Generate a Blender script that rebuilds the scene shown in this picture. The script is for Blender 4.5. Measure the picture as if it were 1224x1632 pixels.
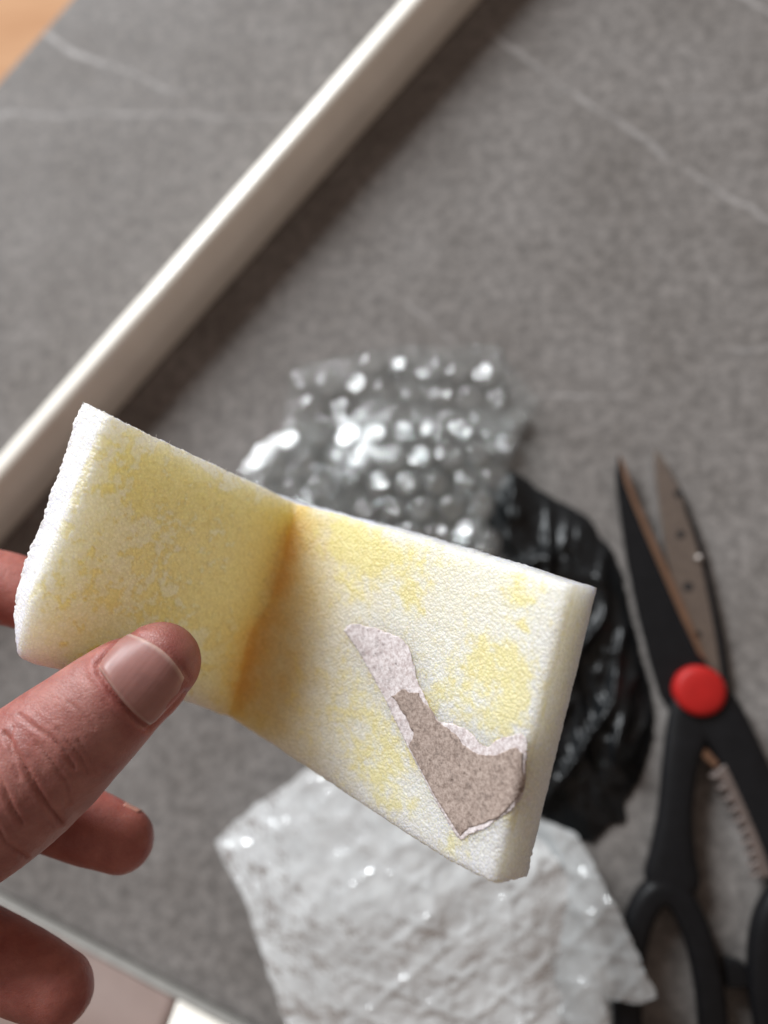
import bpy, bmesh, math, random
import numpy as np
from mathutils import Vector, Matrix, noise
from mathutils.bvhtree import BVHTree

random.seed(7)
scene = bpy.context.scene
C = scene.collection
for o in list(bpy.data.objects):
    bpy.data.objects.remove(o)

# ------------------------------------------------------------------ camera
# A phone held 28 cm above the table; photograph 1224 x 1632, focal length 1228 px.
FPX, CX, CY = 1228.0, 612.0, 816.0
TILT = math.radians(13)
fwd = Vector((-0.73 * math.sin(TILT), 0.683 * math.sin(TILT), -math.cos(TILT))).normalized()
up = (Vector((0, 1, 0)) - fwd * fwd.y).normalized()
right = fwd.cross(up).normalized()
D0 = 0.280
CAM = -fwd * D0

cam_data = bpy.data.cameras.new("camera")
cam = bpy.data.objects.new("camera", cam_data)
C.objects.link(cam)
cam.matrix_world = Matrix(((right.x, up.x, -fwd.x, CAM.x),
                           (right.y, up.y, -fwd.y, CAM.y),
                           (right.z, up.z, -fwd.z, CAM.z),
                           (0, 0, 0, 1)))
cam_data.sensor_fit = 'VERTICAL'
cam_data.sensor_height = 7.6
cam_data.sensor_width = 5.7
cam_data.lens = 7.6 * FPX / 1632.0
cam_data.clip_start = 0.005
cam_data.clip_end = 20
cam_data.dof.use_dof = True
cam_data.dof.focus_distance = 0.148
cam_data.dof.aperture_fstop = 1.25
scene.camera = cam

# ------------------------------------------------------------------ world and window light
world = bpy.data.worlds.new("World")
scene.world = world
world.use_nodes = True
bg = world.node_tree.nodes["Background"]
bg.inputs[0].default_value = (0.62, 0.49, 0.42, 1)
bg.inputs[1].default_value = 0.39

LAZ, LEL, LDIST = Vector((-0.575, 0.818, 0)).normalized(), math.radians(30.5), 3.4
ldir = (LAZ * math.cos(LEL) + Vector((0, 0, math.sin(LEL)))).normalized()
ld = bpy.data.lights.new("window_light", 'AREA')
ld.shape = 'RECTANGLE'
ld.size, ld.size_y = 1.25, 1.35
ld.energy = 218
ld.color = (0.93, 0.97, 1.0)
lo = bpy.data.objects.new("window_light", ld)
C.objects.link(lo)
lo.location = ldir * LDIST
lo.rotation_euler = ldir.to_track_quat('Z', 'Y').to_euler()

scene.view_settings.view_transform = 'Standard'
scene.view_settings.look = 'None'
scene.view_settings.exposure = 0.0
scene.view_settings.gamma = 1.0
scene.view_settings.use_curve_mapping = False
scene.render.engine = 'CYCLES'
scene.cycles.use_denoising = True
scene.cycles.max_bounces = 10
scene.cycles.transparent_max_bounces = 24
scene.cycles.caustics_reflective = False
scene.cycles.caustics_refractive = False
scene.cycles.sample_clamp_indirect = 6

# ------------------------------------------------------------------ helpers
def ray(px, py):
    return fwd + right * ((px - CX) / FPX) + up * ((CY - py) / FPX)

def P(px, py, d):
    """point of the place seen at a photograph pixel, d metres in front of the lens"""
    return CAM + ray(px, py) * d

def T(px, py, z=0.0):
    """point at height z above the table"""
    r = ray(px, py)
    return CAM + r * ((z - CAM.z) / r.z)

def proj(p):
    q = p - CAM
    d = q.dot(fwd)
    return CX + FPX * q.dot(right) / d, CY - FPX * q.dot(up) / d, d

def tag(o, label=None, cat=None, group=None, kind=None):
    if label: o["label"] = label
    if cat: o["category"] = cat
    if group: o["group"] = group
    if kind: o["kind"] = kind
    return o

def link(name, me, mat, parent=None, smooth=True):
    o = bpy.data.objects.new(name, me)
    C.objects.link(o)
    if mat is not None and not me.materials:
        me.materials.append(mat)
    if smooth:
        me.polygons.foreach_set("use_smooth", [True] * len(me.polygons))
    if parent is not None:
        o.parent = parent
        o.matrix_parent_inverse = Matrix.Translation(-parent.location)
    return o

def empty(name, loc):
    o = bpy.data.objects.new(name, None)
    o.empty_display_size = 0.01
    o.location = loc
    C.objects.link(o)
    return o

def mesh(name, verts, faces):
    me = bpy.data.meshes.new(name)
    me.from_pydata([tuple(v) for v in verts], [], faces)
    me.validate()
    me.update()
    return me

def fbm(p, s, oct=4):
    return noise.fractal(p * s, 1.0, 2.0, oct)

# ------------------------------------------------------------------ materials
def new_mat(name):
    m = bpy.data.materials.new(name)
    m.use_nodes = True
    nt = m.node_tree
    return m, nt, nt.nodes["Principled BSDF"]

def N(nt, kind, **kw):
    n = nt.nodes.new(kind)
    for k, v in kw.items():
        setattr(n, k, v)
    return n

def noise_tex(nt, vec, scale, detail=4, rough=0.6, dist=0.0):
    n = N(nt, 'ShaderNodeTexNoise')
    n.inputs['Scale'].default_value = scale
    n.inputs['Detail'].default_value = detail
    n.inputs['Roughness'].default_value = rough
    n.inputs['Distortion'].default_value = dist
    nt.links.new(vec, n.inputs['Vector'])
    return n.outputs['Fac']

def voro(nt, vec, scale, feature='F1', out='Distance'):
    n = N(nt, 'ShaderNodeTexVoronoi', feature=feature)
    n.inputs['Scale'].default_value = scale
    nt.links.new(vec, n.inputs['Vector'])
    return n.outputs[out]

def ramp(nt, fac, stops):
    r = N(nt, 'ShaderNodeValToRGB')
    el = r.color_ramp.elements
    while len(el) < len(stops):
        el.new(0.5)
    for e, (p, c) in zip(el, stops):
        e.position = p
        e.color = c if len(c) == 4 else (*c, 1)
    nt.links.new(fac, r.inputs[0])
    return r.outputs[0]

def g(v):
    return (v, v, v, 1)

def math_n(nt, op, a, b=None, clamp=False):
    n = N(nt, 'ShaderNodeMath', operation=op)
    n.use_clamp = clamp
    for i, v in enumerate((a, b)):
        if v is None: continue
        if isinstance(v, (int, float)): n.inputs[i].default_value = v
        else: nt.links.new(v, n.inputs[i])
    return n.outputs[0]

def mix_col(nt, fac, a, b, blend='MIX'):
    n = N(nt, 'ShaderNodeMix', data_type='RGBA', blend_type=blend)
    for sock, v in ((n.inputs[0], fac), (n.inputs[6], a), (n.inputs[7], b)):
        if isinstance(v, (int, float)): sock.default_value = v
        elif isinstance(v, tuple): sock.default_value = v if len(v) == 4 else (*v, 1)
        else: nt.links.new(v, sock)
    return n.outputs[2]

def bump(nt, height, strength, dist, normal=None):
    n = N(nt, 'ShaderNodeBump')
    n.inputs['Strength'].default_value = strength
    n.inputs['Distance'].default_value = dist
    nt.links.new(height, n.inputs['Height'])
    if normal is not None:
        nt.links.new(normal, n.inputs['Normal'])
    return n.outputs[0]

def geo_pos(nt):
    return N(nt, 'ShaderNodeNewGeometry').outputs['Position']

def simple(name, col, rough=0.5, metal=0.0, spec=0.5, coat=0.0, noise_amt=0.0, nscale=200, bump_d=0.0, bscale=1500):
    m, nt, b = new_mat(name)
    b.inputs['Roughness'].default_value = rough
    b.inputs['Metallic'].default_value = metal
    b.inputs['Specular IOR Level'].default_value = spec
    b.inputs['Coat Weight'].default_value = coat
    pos = geo_pos(nt)
    f = noise_tex(nt, pos, nscale, 5)
    lo_ = tuple(c * (1 - noise_amt) for c in col); hi_ = tuple(min(1, c * (1 + noise_amt)) for c in col)
    nt.links.new(ramp(nt, f, [(0.3, lo_), (0.7, hi_)]), b.inputs['Base Color'])
    if bump_d:
        nt.links.new(bump(nt, noise_tex(nt, pos, bscale, 3), 0.6, bump_d), b.inputs['Normal'])
    return m

# ---- table: dark grey stone-look laminate with pale veins
def table_material():
    m, nt, b = new_mat("stone_laminate")
    pos = geo_pos(nt)
    blot = noise_tex(nt, pos, 28, 6, 0.62)
    mid = noise_tex(nt, pos, 240, 6, 0.72)
    fine = noise_tex(nt, pos, 900, 3, 0.6)
    c1 = ramp(nt, blot, [(0.30, (0.156, 0.142, 0.132)), (0.72, (0.218, 0.203, 0.193))])
    c2 = ramp(nt, mid, [(0.36, g(0.70)), (0.50, g(0.98)), (0.66, g(1.36))])
    c3 = ramp(nt, fine, [(0.3, g(0.86)), (0.7, g(1.14))])
    col = mix_col(nt, 1.0, c1, c2, 'MULTIPLY')
    col = mix_col(nt, 1.0, col, c3, 'MULTIPLY')
    sep = N(nt, 'ShaderNodeSeparateXYZ')
    nt.links.new(pos, sep.inputs[0])
    wob = math_n(nt, 'MULTIPLY', math_n(nt, 'SUBTRACT', noise_tex(nt, pos, 45, 5, 0.65), 0.5), 0.010)
    patch = noise_tex(nt, pos, 70, 4, 0.6)
    def vein(a, c, w, s):
        nonlocal col
        a, c = T(*a), T(*c)
        d = c - a
        L = d.length
        d /= L
        n = Vector((-d.y, d.x, 0))
        def lin(v):
            x = math_n(nt, 'MULTIPLY', sep.outputs[0], v.x)
            y = math_n(nt, 'MULTIPLY', sep.outputs[1], v.y)
            return math_n(nt, 'SUBTRACT', math_n(nt, 'ADD', x, y), a.x * v.x + a.y * v.y)
        across = math_n(nt, 'ABSOLUTE', math_n(nt, 'ADD', lin(n), wob))
        core = math_n(nt, 'SUBTRACT', 1.0, math_n(nt, 'DIVIDE', across, w), True)
        t = math_n(nt, 'DIVIDE', lin(d), L)
        ends = math_n(nt, 'MULTIPLY', math_n(nt, 'MULTIPLY', t, 8.0, True),
                      math_n(nt, 'MULTIPLY', math_n(nt, 'SUBTRACT', 1.0, t), 8.0, True))
        f = math_n(nt, 'MULTIPLY', math_n(nt, 'MULTIPLY', core, ends),
                   math_n(nt, 'MULTIPLY', math_n(nt, 'MULTIPLY', math_n(nt, 'SUBTRACT', patch, 0.28), 3.0, True), s))
        col = mix_col(nt, f, col, (0.46, 0.44, 0.43))
    vein((770, 40), (940, 170), 0.0013, 0.55)
    vein((900, 140), (1110, 280), 0.0015, 0.5)
    vein((1080, 255), (1300, 400), 0.0013, 0.5)
    vein((60, 50), (175, 110), 0.0020, 0.9)
    vein((150, 95), (300, 150), 0.0014, 0.6)
    vein((-30, 182), (280, 182), 0.0018, 0.6)
    vein((240, 184), (560, 188), 0.0011, 0.4)
    vein((940, 160), (1260, 150), 0.0012, 0.25)
    vein((830, 634), (1010, 630), 0.0011, 0.45)
    vein((640, 480), (730, 550), 0.0012, 0.45)
    vein((1150, -20), (1300, 50), 0.0014, 0.6)
    vein((1160, 560), (1300, 540), 0.0012, 0.4)
    nt.links.new(col, b.inputs['Base Color'])
    nt.links.new(ramp(nt, mid, [(0.3, g(0.58)), (0.7, g(0.70))]), b.inputs['Roughness'])
    b.inputs['Specular IOR Level'].default_value = 0.14
    nt.links.new(bump(nt, mid, 0.25, 0.0003), b.inputs['Normal'])
    return m

def foam_material():
    m, nt, b = new_mat("stained_foam")
    pos = geo_pos(nt)
    att = N(nt, 'ShaderNodeAttribute', attribute_name="tint")
    bead = voro(nt, pos, 1650, 'F1')
    bead2 = voro(nt, pos, 2600, 'F1')
    ns = noise_tex(nt, pos, 700, 4, 0.65)
    col = mix_col(nt, 1.0, att.outputs['Color'], ramp(nt, bead, [(0.1, g(1.03)), (0.75, g(0.90))]), 'MULTIPLY')
    col = mix_col(nt, 1.0, col, ramp(nt, ns, [(0.3, (0.95, 0.93, 0.88)), (0.65, g(1.03))]), 'MULTIPLY')
    nt.links.new(col, b.inputs['Base Color'])
    b.inputs['Roughness'].default_value = 0.42
    nt.links.new(ramp(nt, ns, [(0.3, g(0.30)), (0.7, g(0.55))]), b.inputs['Roughness'])
    b.inputs['Specular IOR Level'].default_value = 0.45
    b.inputs['Subsurface Weight'].default_value = 0.76
    b.inputs['Subsurface Radius'].default_value = (1.0, 0.84, 0.50)
    b.inputs['Subsurface Scale'].default_value = 0.0330
    h = math_n(nt, 'ADD', math_n(nt, 'MULTIPLY', bead, -1.0), math_n(nt, 'MULTIPLY', bead2, -0.5))
    n1 = bump(nt, h, 0.7, 0.00034)
    n2 = bump(nt, noise_tex(nt, pos, 3200, 2), 0.35, 0.00015, n1)
    nt.links.new(n2, b.inputs['Normal'])
    return m

def paper_material(name, c_lo, c_hi, speck):
    m, nt, b = new_mat(name)
    pos = geo_pos(nt)
    f1 = noise_tex(nt, pos, 1300, 5, 0.8)
    f2 = noise_tex(nt, pos, 520, 5, 0.75)
    f3 = noise_tex(nt, pos, 900, 3, 0.5)
    col = ramp(nt, f1, [(0.38, c_lo), (0.60, c_hi)])
    col = mix_col(nt, ramp(nt, f2, [(0.54, g(0)), (0.66, g(speck))]), col, tuple(c * 0.45 for c in c_lo))
    col = mix_col(nt, ramp(nt, f3, [(0.66, g(0)), (0.74, g(0.7))]), col, (0.07, 0.045, 0.035))
    nt.links.new(col, b.inputs['Base Color'])
    b.inputs['Roughness'].default_value = 0.85
    b.inputs['Specular IOR Level'].default_value = 0.2
    nt.links.new(bump(nt, f1, 0.7, 0.0002), b.inputs['Normal'])
    return m

def skin_material():
    m, nt, b = new_mat("skin")
    pos = geo_pos(nt)
    att = N(nt, 'ShaderNodeAttribute', attribute_name="tint")
    f = noise_tex(nt, pos, 160, 5, 0.6)
    f2 = noise_tex(nt, pos, 900, 3, 0.6)
    col = mix_col(nt, 1.0, att.outputs['Color'], ramp(nt, f, [(0.3, (0.82, 0.66, 0.64)), (0.7, (1.16, 1.24, 1.22))]), 'MULTIPLY')
    col = mix_col(nt, 1.0, col, ramp(nt, f2, [(0.3, g(0.93)), (0.7, g(1.06))]), 'MULTIPLY')
    nt.links.new(col, b.inputs['Base Color'])
    b.inputs['Subsurface Weight'].default_value = 0.55
    b.inputs['Subsurface Radius'].default_value = (1.0, 0.33, 0.18)
    b.inputs['Subsurface Scale'].default_value = 0.0016
    b.inputs['Specular IOR Level'].default_value = 0.5
    nt.links.new(ramp(nt, f, [(0.3, g(0.42)), (0.7, g(0.58))]), b.inputs['Roughness'])
    # fine skin lines: stretched cells plus pores
    v = voro(nt, pos, 1500, 'DISTANCE_TO_EDGE')
    n1 = bump(nt, ramp(nt, v, [(0.0, g(0)), (0.15, g(1))]), 0.32, 0.00014)
    n2 = bump(nt, noise_tex(nt, pos, 1100, 5, 0.65), 0.45, 0.00018, n1)
    nt.links.new(n2, b.inputs['Normal'])
    return m

def film_material(name, milky, rough, tint=(1, 1, 1), gloss_min=0.06, gloss_max=0.75, bscale=260, bdist=0.0006, soft=False, trans=0.12):
    m = bpy.data.materials.new(name)
    m.use_nodes = True
    nt = m.node_tree
    nt.nodes.clear()
    out = N(nt, 'ShaderNodeOutputMaterial')
    pos = geo_pos(nt)
    nrm = bump(nt, noise_tex(nt, pos, bscale, 3, 0.55), 0.7, bdist)
    tr = N(nt, 'ShaderNodeBsdfTransparent'); tr.inputs[0].default_value = (*[0.985 * t for t in tint], 1)
    gl = N(nt, 'ShaderNodeBsdfGlossy'); gl.inputs['Roughness'].default_value = rough
    df = N(nt, 'ShaderNodeBsdfDiffuse'); df.inputs[0].default_value = (*[0.97 * t for t in tint], 1)
    tl = N(nt, 'ShaderNodeBsdfTranslucent'); tl.inputs[0].default_value = (*[0.86 * t for t in tint], 1)
    for n in ((gl,) if soft else (gl, df, tl)): nt.links.new(nrm, n.inputs['Normal'])
    ms = N(nt, 'ShaderNodeMixShader'); ms.inputs[0].default_value = trans
    nt.links.new(df.outputs[0], ms.inputs[1]); nt.links.new(tl.outputs[0], ms.inputs[2])
    m1 = N(nt, 'ShaderNodeMixShader')
    mv = ramp(nt, noise_tex(nt, pos, 120, 4, 0.6), [(0.3, g(milky * 0.8)), (0.7, g(min(1, milky * 1.3)))])
    nt.links.new(mv, m1.inputs[0])
    nt.links.new(tr.outputs[0], m1.inputs[1]); nt.links.new(ms.outputs[0], m1.inputs[2])
    fr = N(nt, 'ShaderNodeFresnel'); fr.inputs[0].default_value = 1.5
    nt.links.new(nrm, fr.inputs['Normal'])
    fac = ramp(nt, fr.outputs[0], [(0.0, g(gloss_min)), (0.8, g(gloss_max))])
    m2 = N(nt, 'ShaderNodeMixShader')
    nt.links.new(fac, m2.inputs[0])
    nt.links.new(m1.outputs[0], m2.inputs[1]); nt.links.new(gl.outputs[0], m2.inputs[2])
    nt.links.new(m2.outputs[0], out.inputs[0])
    return m

def floor_material():
    m, nt, b = new_mat("warm_wood_floor")
    mp = N(nt, 'ShaderNodeMapping')
    mp.inputs['Scale'].default_value = (3, 26, 1)
    mp.inputs['Rotation'].default_value = (0, 0, math.radians(-20))
    nt.links.new(geo_pos(nt), mp.inputs[0])
    f = noise_tex(nt, mp.outputs[0], 2.0, 5, 0.6, 0.6)
    nt.links.new(ramp(nt, f, [(0.3, (0.34, 0.18, 0.095)), (0.7, (0.46, 0.275, 0.16))]), b.inputs['Base Color'])
    b.inputs['Roughness'].default_value = 0.85
    b.inputs['Specular IOR Level'].default_value = 0.1
    return m

M = {
    'table': table_material(),
    'table_edge': simple("table_edge_band", (0.30, 0.29, 0.27), 0.5, noise_amt=0.1),
    'floor': floor_material(),
    'cream': simple("cream_lacquer", (0.88, 0.84, 0.76), 0.36, coat=0.15, noise_amt=0.05, nscale=60, bump_d=0.00005, bscale=300),
    'cream_in_shadow': simple("shadow_brown_cream", (0.245, 0.180, 0.158), 0.32, coat=0.2, noise_amt=0.10, nscale=50),  # brown puts the hand's shadow into the cream board's colour
    'foam': foam_material(),
    'paper_white': paper_material("torn_white_paper", (0.45, 0.37, 0.36), (0.74, 0.69, 0.69), 0.6),
    'paper_brown': paper_material("brown_kraft_paper", (0.22, 0.165, 0.138), (0.44, 0.355, 0.31), 0.45),
    'skin': skin_material(),
    'clear_film': film_material("clear_bubble_film", 0.04, 0.10, (0.98, 1, 1), 0.015, 0.16, 520, 0.0008),
    'bubble': film_material("clear_bubble_dome", 0.07, 0.09, (0.98, 1, 1), 0.11, 0.7, 420, 0.0007),
    'milky_film': film_material("milky_bubble_film", 0.90, 0.19, (0.955, 0.99, 1.0), 0.24, 0.8, 150, 0.0042, True, 0.15),
    'flap_film': film_material("thin_milky_film", 0.45, 0.15, (0.955, 0.99, 1.0), 0.10, 0.7, 240, 0.0018, True, 0.25),
    'black_film': simple("black_plastic_film", (0.006, 0.007, 0.008), 0.36, spec=0.38, noise_amt=0.3, bump_d=0.00012, bscale=400),
    'black_plastic': simple("black_moulded_plastic", (0.007, 0.007, 0.008), 0.45, spec=0.2, noise_amt=0.2, bump_d=0.00006, bscale=2200),
    'steel': simple("brushed_steel", (0.40, 0.36, 0.33), 0.34, metal=1.0, noise_amt=0.12, nscale=300),  # grey-brown: warm surroundings reflected in the steel, put into its colour
    'bevel_steel': simple("ground_steel_bevel", (0.42, 0.27, 0.19), 0.38, metal=1.0, noise_amt=0.12, nscale=300),  # browner still: the edge's warm reflection is in the base colour
    'tooth': simple("dull_steel_teeth", (0.11, 0.085, 0.075), 0.5, noise_amt=0.15, nscale=300),
    'red': simple("red_plastic", (0.36, 0.010, 0.008), 0.55, spec=0.3, noise_amt=0.06, bump_d=0.00003),
    'lint': simple("white_lint", (0.60, 0.54, 0.50), 0.8),
    'hole_shade_mat': simple("hole_shade", (0.012, 0.010, 0.010), 0.6),
}

def nail_material():
    m, nt, b = new_mat("fingernail")
    att = N(nt, 'ShaderNodeAttribute', attribute_name="tint")
    pos = geo_pos(nt)
    f = noise_tex(nt, pos, 400, 3, 0.5)
    nt.links.new(mix_col(nt, 1.0, att.outputs['Color'], ramp(nt, f, [(0.3, g(0.93)), (0.7, g(1.06))]), 'MULTIPLY'), b.inputs['Base Color'])
    b.inputs['Roughness'].default_value = 0.44
    b.inputs['Specular IOR Level'].default_value = 0.40
    b.inputs['Subsurface Weight'].default_value = 0.35
    b.inputs['Subsurface Radius'].default_value = (1, 0.4, 0.25)
    b.inputs['Subsurface Scale'].default_value = 0.001
    nt.links.new(bump(nt, f, 0.2, 0.0001), b.inputs['Normal'])
    return m
M['nail'] = nail_material()

def set_tint(me, cols):
    a = me.color_attributes.new("tint", 'FLOAT_COLOR', 'POINT')
    arr = np.ones((len(me.vertices), 4), dtype=np.float32)
    arr[:, :3] = cols
    a.data.foreach_set("color", arr.ravel())

# ------------------------------------------------------------------ table, floor
e1, e2 = T(112, 0), T(0, 127)          # table edge that shows in the corner
ed = (e1 - e2).normalized()
en = Vector((-ed.y, ed.x, 0))          # towards the floor side
if (T(0, 0) - e1).dot(en) < 0: en = -en
TH = 0.022
def table_top():
    a, b_ = e1 + ed * 0.55, e1 - ed * 0.45
    c, d = b_ - en * 0.75, a - en * 0.75
    bm = bmesh.new()
    top = [bm.verts.new(v) for v in (a, b_, c, d)]
    bot = [bm.verts.new(v - Vector((0, 0, TH))) for v in (a, b_, c, d)]
    f = bm.faces.new(top)
    bm.faces.new(bot[::-1])
    for i in range(4):
        bm.faces.new((top[i], bot[i], bot[(i + 1) % 4], top[(i + 1) % 4]))
    bmesh.ops.recalc_face_normals(bm, faces=bm.faces)
    me = bpy.data.meshes.new("table_top")
    bm.to_mesh(me); bm.free()
    o = link("table_top", me, M['table'], smooth=False)
    me.materials.append(M['table_edge'])
    for p in me.polygons:
        if abs(p.normal.z) < 0.5: p.material_index = 1
    bv = o.modifiers.new("bevel", 'BEVEL'); bv.width = 0.0012; bv.segments = 2
    tag(o, kind="structure")
table_top()
fz = -0.74
fm = mesh("floor", [(-3, -3, fz), (3, -3, fz), (3, 3, fz), (-3, 3, fz)], [(0, 1, 2, 3)])
tag(link("floor", fm, M['floor'], smooth=False), kind="structure")

# ------------------------------------------------------------------ cream rails
def rail(name, a, b_, side, prof, extra):
    """profile (distance from the line a-b towards 'side', height) swept along a-b"""
    d = (b_ - a).normalized()
    n = Vector((-d.y, d.x, 0))
    if (side - a).dot(n) < 0: n = -n
    a2, b2 = a - d * extra[0], b_ + d * extra[1]
    a2.z = b2.z = 0
    nseg = 60
    verts, faces = [], []
    k = len(prof)
    for i in range(nseg + 1):
        c = a2.lerp(b2, i / nseg)
        for s, z in prof:
            w = 0.00012 * noise.noise(Vector((i * 0.35, s * 300, z * 300)))
            verts.append(c + n * (s + w) + Vector((0, 0, (z + w if z > 0.001 else 0))))
    for i in range(nseg):
        for j in range(k):
            q = (j + 1) % k
            faces.append((i * k + j, i * k + q, (i + 1) * k + q, (i + 1) * k + j))
    faces.append(tuple(range(k))[::-1]); faces.append(tuple(nseg * k + j for j in range(k)))
    me = mesh(name, verts, faces)
    bm = bmesh.new(); bm.from_mesh(me)
    bmesh.ops.recalc_face_normals(bm, faces=bm.faces)
    bm.to_mesh(me); bm.free()
    return link(name, me, M['cream'])

def round_prof(pts, r=0.001, n=4):
    """round the corners of a closed profile"""
    out = []
    m_ = len(pts)
    for i in range(m_):
        p0, p1, p2 = (Vector(pts[(i - 1) % m_]), Vector(pts[i]), Vector(pts[(i + 1) % m_]))
        rr = min(r, (p0 - p1).length * 0.45, (p2 - p1).length * 0.45)
        s, e = p1 + (p0 - p1).normalized() * rr, p1 + (p2 - p1).normalized() * rr
        for k in range(n + 1):
            t = k / n
            out.append(tuple(s * (1 - t) ** 2 + p1 * 2 * t * (1 - t) + e * t * t))
    return out

o = rail("cream_rail", T(0, 868), T(766, 0), T(0, 0),
         round_prof([(a * 1.15, b * 1.25 if b > 0.001 else b) for a, b in [(0, 0.0001), (0.0003, 0.0100), (0.0024, 0.0136), (0.0054, 0.0160), (0.0074, 0.0164), (0.0110, 0.0152), (0.0140, 0.0115), (0.0146, 0.0001)]][::-1], 0.0015), (0.16, 0.16))
tag(o, "long cream lacquered rail lying diagonally across the table behind the foam", "rail")
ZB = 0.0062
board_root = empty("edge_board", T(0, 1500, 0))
tag(board_root, "cream board with a painted hand shadow, lying in the bottom left corner under the fingers", "board")
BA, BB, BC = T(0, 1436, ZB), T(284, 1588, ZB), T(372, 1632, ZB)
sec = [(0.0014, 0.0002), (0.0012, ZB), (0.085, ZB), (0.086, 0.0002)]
rim = [(0.0, 0.0002), (0.0, ZB - 0.0010), (0.0003, ZB + 0.0004), (0.0011, ZB + 0.0004), (0.0013, 0.0002)]
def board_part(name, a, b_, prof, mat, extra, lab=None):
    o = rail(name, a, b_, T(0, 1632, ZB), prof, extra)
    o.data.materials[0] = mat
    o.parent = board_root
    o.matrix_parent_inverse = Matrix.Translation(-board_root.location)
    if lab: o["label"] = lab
board_part("panel", BA, BB, sec, M['cream_in_shadow'], (0.14, 0.0), "board face coloured pinkish brown for the hand shadow")
board_part("cream_lit_end", BB, BC, sec, M['cream'], (-0.0004, 0.05), "cream end of the board beyond the painted shadow")
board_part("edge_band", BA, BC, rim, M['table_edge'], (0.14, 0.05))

# ------------------------------------------------------------------ polygon sheets
def poly_cut(outline, step):
    """2D polygon cut along a square grid, returned as a bmesh in pixel coordinates"""
    bm = bmesh.new()
    vs = [bm.verts.new((x, y, 0)) for x, y in outline]
    bm.faces.new(vs)
    xs = [p[0] for p in outline]; ys = [p[1] for p in outline]
    for axis, lo_, hi_ in ((0, min(xs), max(xs)), (1, min(ys), max(ys))):
        c = lo_ + step * 0.5
        while c < hi_:
            co = (c, 0, 0) if axis == 0 else (0, c, 0)
            no = (1, 0, 0) if axis == 0 else (0, 1, 0)
            bmesh.ops.bisect_plane(bm, geom=bm.verts[:] + bm.edges[:] + bm.faces[:], plane_co=co, plane_no=no, dist=0.02)
            c += step
    bmesh.ops.triangulate(bm, faces=[f for f in bm.faces if len(f.verts) > 4])
    return bm

def rough_outline(pts, step, amp, seed, keep=()):
    out = []
    n = len(pts)
    for i in range(n):
        a, b_ = Vector(pts[i]), Vector(pts[(i + 1) % n])
        k = max(1, int((b_ - a).length / step))
        nn = Vector((-(b_ - a).y, (b_ - a).x)).normalized()
        for j in range(k):
            p = a.lerp(b_, j / k)
            if i not in keep:
                p = p + nn * amp * noise.fractal(Vector((p.x * 0.03, p.y * 0.03, seed)), 1, 2, 4)
            out.append((p.x, p.y))
    return out

def sheet(name, outline, step, zfun, mat, parent=None):
    bm = poly_cut(outline, step)
    for v in bm.verts:
        x, y = v.co.x, v.co.y
        v.co = T(x, y, zfun(x, y))
    bmesh.ops.recalc_face_normals(bm, faces=bm.faces)
    me = bpy.data.meshes.new(name)
    bm.to_mesh(me); bm.free()
    return link(name, me, mat, parent)

# ------------------------------------------------------------------ foam strip
STN = [  # u, top (px, py, depth), bottom (px, py, depth) of the face that looks at the camera
    (0.00, (176, 664, .1385), (2, 1066, .1410)),
    (0.12, (270, 707, .1495), (132, 1090, .1520)),
    (0.25, (370, 753, .1605), (255, 1116, .1630)),
    (0.34, (432, 782, .1672), (335, 1136, .1697)),
    (0.385, (468, 801, .1708), (368, 1146, .1733)),
    (0.43, (508, 812, .1688), (415, 1176, .1713)),
    (0.54, (600, 838, .1610), (520, 1243, .1635)),
    (0.70, (720, 873, .1500), (628, 1314, .1525)),
    (0.85, (822, 904, .1400), (718, 1371, .1425)),
    (1.00, (912, 932, .1315), (786, 1410, .1340)),
]
_us = np.array([s[0] for s in STN])
_tp = np.array([tuple(P(*s[1])) for s in STN])
_bp = np.array([tuple(P(*s[2])) for s in STN])
def pchip(xs, ys, x):
    h = np.diff(xs); dl = np.diff(ys, axis=0) / h[:, None]
    m_ = np.zeros_like(ys)
    m_[0], m_[-1] = dl[0], dl[-1]
    for i in range(1, len(xs) - 1):
        a, b_ = dl[i - 1], dl[i]
        ok = a * b_ > 0
        w1, w2 = 2 * h[i] + h[i - 1], h[i] + 2 * h[i - 1]
        m_[i] = np.where(ok, (w1 + w2) / (w1 / np.where(ok, a, 1) + w2 / np.where(ok, b_, 1)), 0)
    i = np.clip(np.searchsorted(xs, x) - 1, 0, len(xs) - 2)
    t = ((x - xs[i]) / h[i])[:, None]; hh = h[i][:, None]
    return ((2 * t**3 - 3 * t**2 + 1) * ys[i] + (t**3 - 2 * t**2 + t) * hh * m_[i]
            + (-2 * t**3 + 3 * t**2) * ys[i + 1] + (t**3 - t**2) * hh * m_[i + 1])
FOAM_T = 0.0095
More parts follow.
